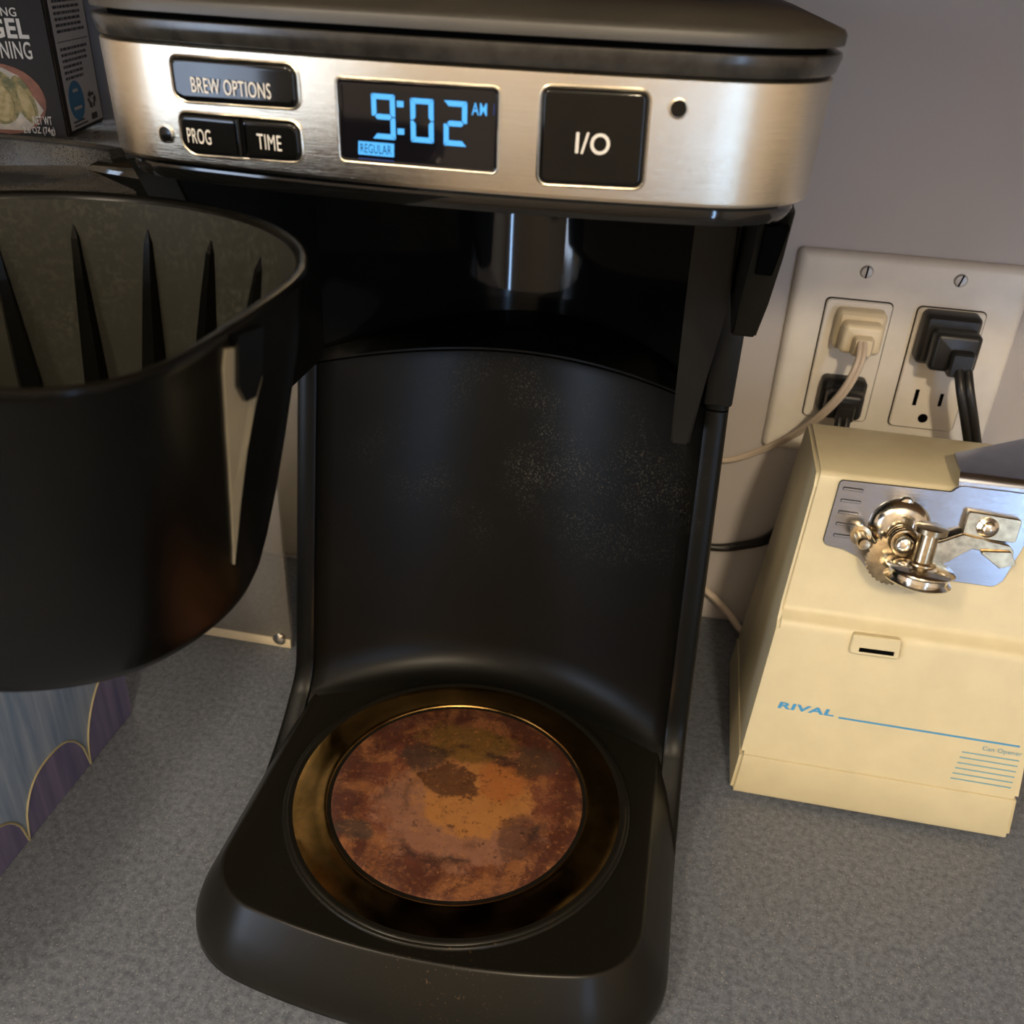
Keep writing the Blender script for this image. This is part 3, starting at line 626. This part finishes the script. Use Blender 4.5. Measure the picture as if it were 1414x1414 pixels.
def plug(name, label, x, z, w_, h_, d_, mat, cordmat, cord, r, flat_=1, taper=True, nose=(0, 0)):
    t = thing(name, label, 'plug', (x, HF, z))
    bm = bmesh.new(); P = lambda a, b, h: Vector((a, -h, b))
    pad(bm, rpoly(sq(w_, h_), .003, 4), P, [(0, -.001), (0, d_*.35), (.0008, d_*.42), (.0022, d_*.5)]); mesh_obj('plug_base', bm, mat, t)
    bm = bmesh.new(); pad(bm, rpoly([(a+nose[0]*.4, b+nose[1]*.4) for a, b in sq(w_*.82, h_*.76)], .003, 4), P, [(0, d_*.4), (0, d_*.86), (.001, d_*.96), (.0025, d_)]); mesh_obj('plug_body', bm, mat, t)
    bm = bmesh.new(); pad(bm, rpoly([(a+nose[0], b+nose[1]) for a, b in sq(w_*.42, h_*.5)], .002, 4), P, [(0, d_*.7), (.0, d_*1.15), (.0012, d_*1.28)]); mesh_obj('strain_relief', bm, mat, t)
    if cord:
        bm = bmesh.new(); o = Vector((x, HF, z))
        for s in (-1, 1): tube(bm, [Vector(p)-o+Vector((s*r*.85, 0, 0)) for p in cord], r, 8, sub=8)
        mesh_obj('cord', bm, cordmat, t, smooth=60)
    return t
plug('cord_plug', 'ivory plug with thin ivory cord in the left receptacle', .1620, .2010, .0125, .0105, .017, 'ivory', 'cordwhite',
     [(.1620, .189, .2000), (.1615, .182, .1920), (.1575, .182, .1760), (.1490, .190, .1560), (.1380, .203, .1370), (.1240, .212, .1220), (.1080, .214, .1130), (.0900, .214, .1120), (.0700, .213, .1150)], .0014, nose=(.001, -.004))
plug('appliance_plug', 'black plug with black cord in upper right receptacle behind can opener', .2060, .2010, .0140, .0135, .020, 'rubber', 'rubber',
     [(.2125, .186, .1915), (.2150, .180, .1820), (.2215, .180, .1660), (.2290, .184, .1480), (.2370, .190, .1250), (.2430, .198, .0900), (.245, .206, .05), (.245, .2085, .006)], .0025, nose=(.005, -.007))
plug('socket_plug', 'black plug in lower left socket just above the can opener top', .1610, .1640, .0118, .0100, .018, 'rubber', 'rubber',
     [(.1615, .190, .1590), (.1605, .184, .1480), (.1560, .186, .1250), (.1480, .200, .0900), (.1400, .210, .0670), (.1250, .2135, .0570), (.1080, .2135, .0530), (.0800, .2135, .0560)], .0022, nose=(.001, -.004))
bm = bmesh.new(); tube(bm, [(.06, .205, .050), (.090, .2125, .034), (.1112, .2130, .0190), (.1240, .206, .0110), (.1345, .196, .0045), (.150, .185, .0025), (.19, .178, .0025), (.24, .19, .0025)], .0024, 8, sub=8)
tag(mesh_obj('loose_cord', bm, 'cordwhite', None, 60), 'pale cord sloping down to the worktop between coffee maker and can opener', 'cord')

# ------------------------------------------------------------------ tissue box
TB = thing('tissue_box', 'blue tissue box with purple scallops and gold lines under the brew basket', 'tissue box', (0, 0, 0))
ty0, ty1, tx0, tx1, th_ = -.185, .0472, -.315, -.1925, .112
pbox('carton', 'tissue_blue', TB, tx0, tx1, ty0, ty1, 0, th_, bev=.0015)
def TM(a, b, h): return Vector((tx1+h, a, b))
def scallop(y0, y1, h, lean=.0):
    pts = []
    for i in range(21):
        u = i/20; x = -1+2*u; hh = h*(1-abs(x)**2.6)**.55 if abs(x) < 1 else 0
        pts.append((y0+(y1-y0)*u+lean*hh, max(0, hh)))
    return pts
for k, (a, b, h) in enumerate(((-.0900, -.0420, .0250), (-.0420, .0074, .0290), (.0074, .0465, .0335), (-.1380, -.0900, .027), (-.183, -.138, .029))):
    S = scallop(a, b, h)
    if k == 2: S = [(a, 0)]+[(a+(b-a)*(1-math.cos(t))*1.0, .045*math.sin(t)) for t in [PI/2*i/12 for i in range(1, 13)]]+[(b, 0)]
    flat('scallop', [(q_[0], q_[1]+.0004) for q_ in S], TM, .0002, 'tissue_purple', TB)
    bm = bmesh.new(); tube(bm, [TM(q_[0], q_[1]+.0004, .0003) for q_ in (S if k != 2 else S[:-1])], .00055, 6, sub=1); mesh_obj('gold_line', bm, 'gold', TB)
bm = bmesh.new(); pad(bm, [Vector((-.2538+.030*math.cos(t), -.069+.055*math.sin(t))) for t in [2*PI*i/32 for i in range(32)]], lambda a, b, h: Vector((a, b, th_+h)), [(0, -.0005), (0, .0003)]); mesh_obj('opening', bm, 'dark', TB)

# ------------------------------------------------------------------ acrylic riser and seasoning carton
AR = thing('acrylic_riser', 'clear acrylic riser standing by the wall behind brew basket', 'riser', (0, 0, 0))
AZ = .2750
pbox('front_panel', 'acrylic', AR, -.420, -.1315, .120, .1240, 0, AZ-.004, bev=.0006)
pbox('back_panel', 'acrylic', AR, -.420, -.1315, .2105, .2140, 0, AZ-.004, bev=.0006)
pbox('bottom_rail', 'ivory', AR, -.420, -.1315, .1185, .1199, 0, .006, bev=.0005)
pbox('top_panel', 'acrylic', AR, -.420, -.1315, .120, .2140, AZ-.0038, AZ, bev=.0006)
mesh_obj('corner_stud', lathe(bmesh.new(), [(0, 0), (.004, 0), (.004, .002), (.0025, .0032), (0, .0034)], axis_frame((-.1385, .120, .006), (0, -1, 0)), 20), 'chrome', AR)

SB = thing('seasoning_carton', 'dark seasoning carton with bagel picture and white side panel', 'carton', (0, 0, 0))
A0 = Vector((-.2391, .150, AZ)); sd = Vector((-.0145, .056, 0)).normalized(); fd = Vector((-sd.y, sd.x, 0)); UPV = Vector((-.03, .02, 1)).normalized()
DPT, WID, HGT = .0560, .098, .106
bm = bmesh.new(); A_ = [A0, A0+sd*DPT, A0+sd*DPT+fd*WID, A0+fd*WID]
loft(bm, [A_, [a+UPV*HGT for a in A_]]); bmesh.ops.bevel(bm, geom=bm.edges[:], offset=.0008, segments=2, affect='EDGES'); mesh_obj('carton_body', bm, 'carton', SB)
FN = UPV.cross(fd).normalized(); 
if FN.y > 0: FN = -FN
SN = UPV.cross(sd).normalized()
if SN.x < 0: SN = -SN
def FMp(a, b, h): return A0+fd*(-a)+UPV*b+FN*h      # a runs to the corner (negative = away from it)
def SMp(a, b, h): return A0+sd*a+UPV*b+SN*h
text('front_lettering', 'EVERYTHING', -.043, -.0130, .0525, .0562, FMp, .0003, 'print_white', SB, bold=.01)
text('front_lettering', 'BAGEL', -.0395, -.0092, .0432, .0518, FMp, .0003, 'print_white', SB, bold=.03)
text('front_lettering', 'SEASONING', -.0415, -.0095, .0345, .0420, FMp, .0003, 'print_white', SB, bold=.01)
text('weight_lettering', 'NET WT', -.0155, -.0065, .0055, .0093, FMp, .0006, 'print_white', SB, bold=.01)
text('weight_lettering', '2.6 OZ (74g)', -.0210, -.0060, .0005, .0045, FMp, .0006, 'print_white', SB, bold=.01)
def ell(cx, cy, a, b, n_=28, rot=0, a0=0, a1=2*PI): return [(cx+a*math.cos(t)*math.cos(rot)-b*math.sin(t)*math.sin(rot), cy+a*math.cos(t)*math.sin(rot)+b*math.sin(t)*math.cos(rot)) for t in [a0+(a1-a0)*i/n_ for i in range(n_)]]
flat('printed_dish', ell(-.028, .0165, .0205, .0158), FMp, .0002, 'plate_red', SB)
flat('printed_cloth', [(-.045, .003), (-.018, .0025), (-.0095, .012), (-.018, .027), (-.025, .0305), (-.043, .029)], FMp, .00025, 'linen', SB)
flat('printed_bagel', ell(-.0300, .0175, .0105, .0125, rot=.1), FMp, .0003, 'bagel', SB)
flat('printed_bagel', ell(-.0175, .0165, .0046, .0110, rot=.25), FMp, .00035, 'bagel', SB)
flat('printed_crumb', ell(-.0290, .0150, .0060, .0085, rot=.1), FMp, .0004, 'crumb', SB)
flat('printed_crumb', ell(-.0170, .0150, .0026, .0080, rot=.25), FMp, .00045, 'crumb', SB)
flat('side_panel', [(.006, .002), (.054, .002), (.054, .104), (.006, .104)], SMp, .0002, 'carton_side', SB)
for i in range(17):
    b = .0245+i*.0026
    if i in (6, 7) or b > .075: continue
    x = .010; e_ = .050-(.012 if i < 3 else random.random()*.004)
    while x < e_-.003:
        w_ = min(.0015+random.random()*.0045, e_-x); flat('printed_word', [(x, b), (x+w_, b), (x+w_, b+.0013), (x, b+.0013)], SMp, .0003, 'print_dark', SB); x += w_+.0009
flat('printed_rule', [(.008, .0412), (.052, .0412), (.052, .0416), (.008, .0416)], SMp, .0003, 'print_dark', SB)
ov = flat('blue_oval', ell(.0195, .0145, .0108, .0092), SMp, .0003, 'print_blue', SB)
for b_, w_ in ((.0185, .007), (.0105, .011)): flat('oval_lettering', [(.0195-w_/2, b_), (.0195+w_/2, b_), (.0195+w_/2, b_+.0014), (.0195-w_/2, b_+.0014)], SMp, .0004, 'print_white', ov)
for k in range(3):
    t = PI/2+k*2*PI/3; c_ = (.0415, .0125); R_ = lambda x, y: (c_[0]+(x*math.cos(t)-y*math.sin(t))*1.5, c_[1]+x*math.sin(t)+y*math.cos(t))
    flat('recycling_arrow', [R_(.0034, -.0026), R_(.0034, .0008), R_(.0046, .0008), R_(.0026, .0034), R_(.0006, .0008), R_(.0018, .0008), R_(.0018, -.0026)], SMp, .0003, 'print_dark', SB)
for b_, x1 in ((.0030, .030), (.0048, .026)): flat('printed_word', [(.010, b_), (x1, b_), (x1, b_+.0008), (.010, b_+.0008)], SMp, .0003, 'print_dark', SB)
flat('printed_word', [(.037, .0032), (.046, .0032), (.046, .0062), (.037, .0062)], SMp, .0003, 'print_dark', SB)
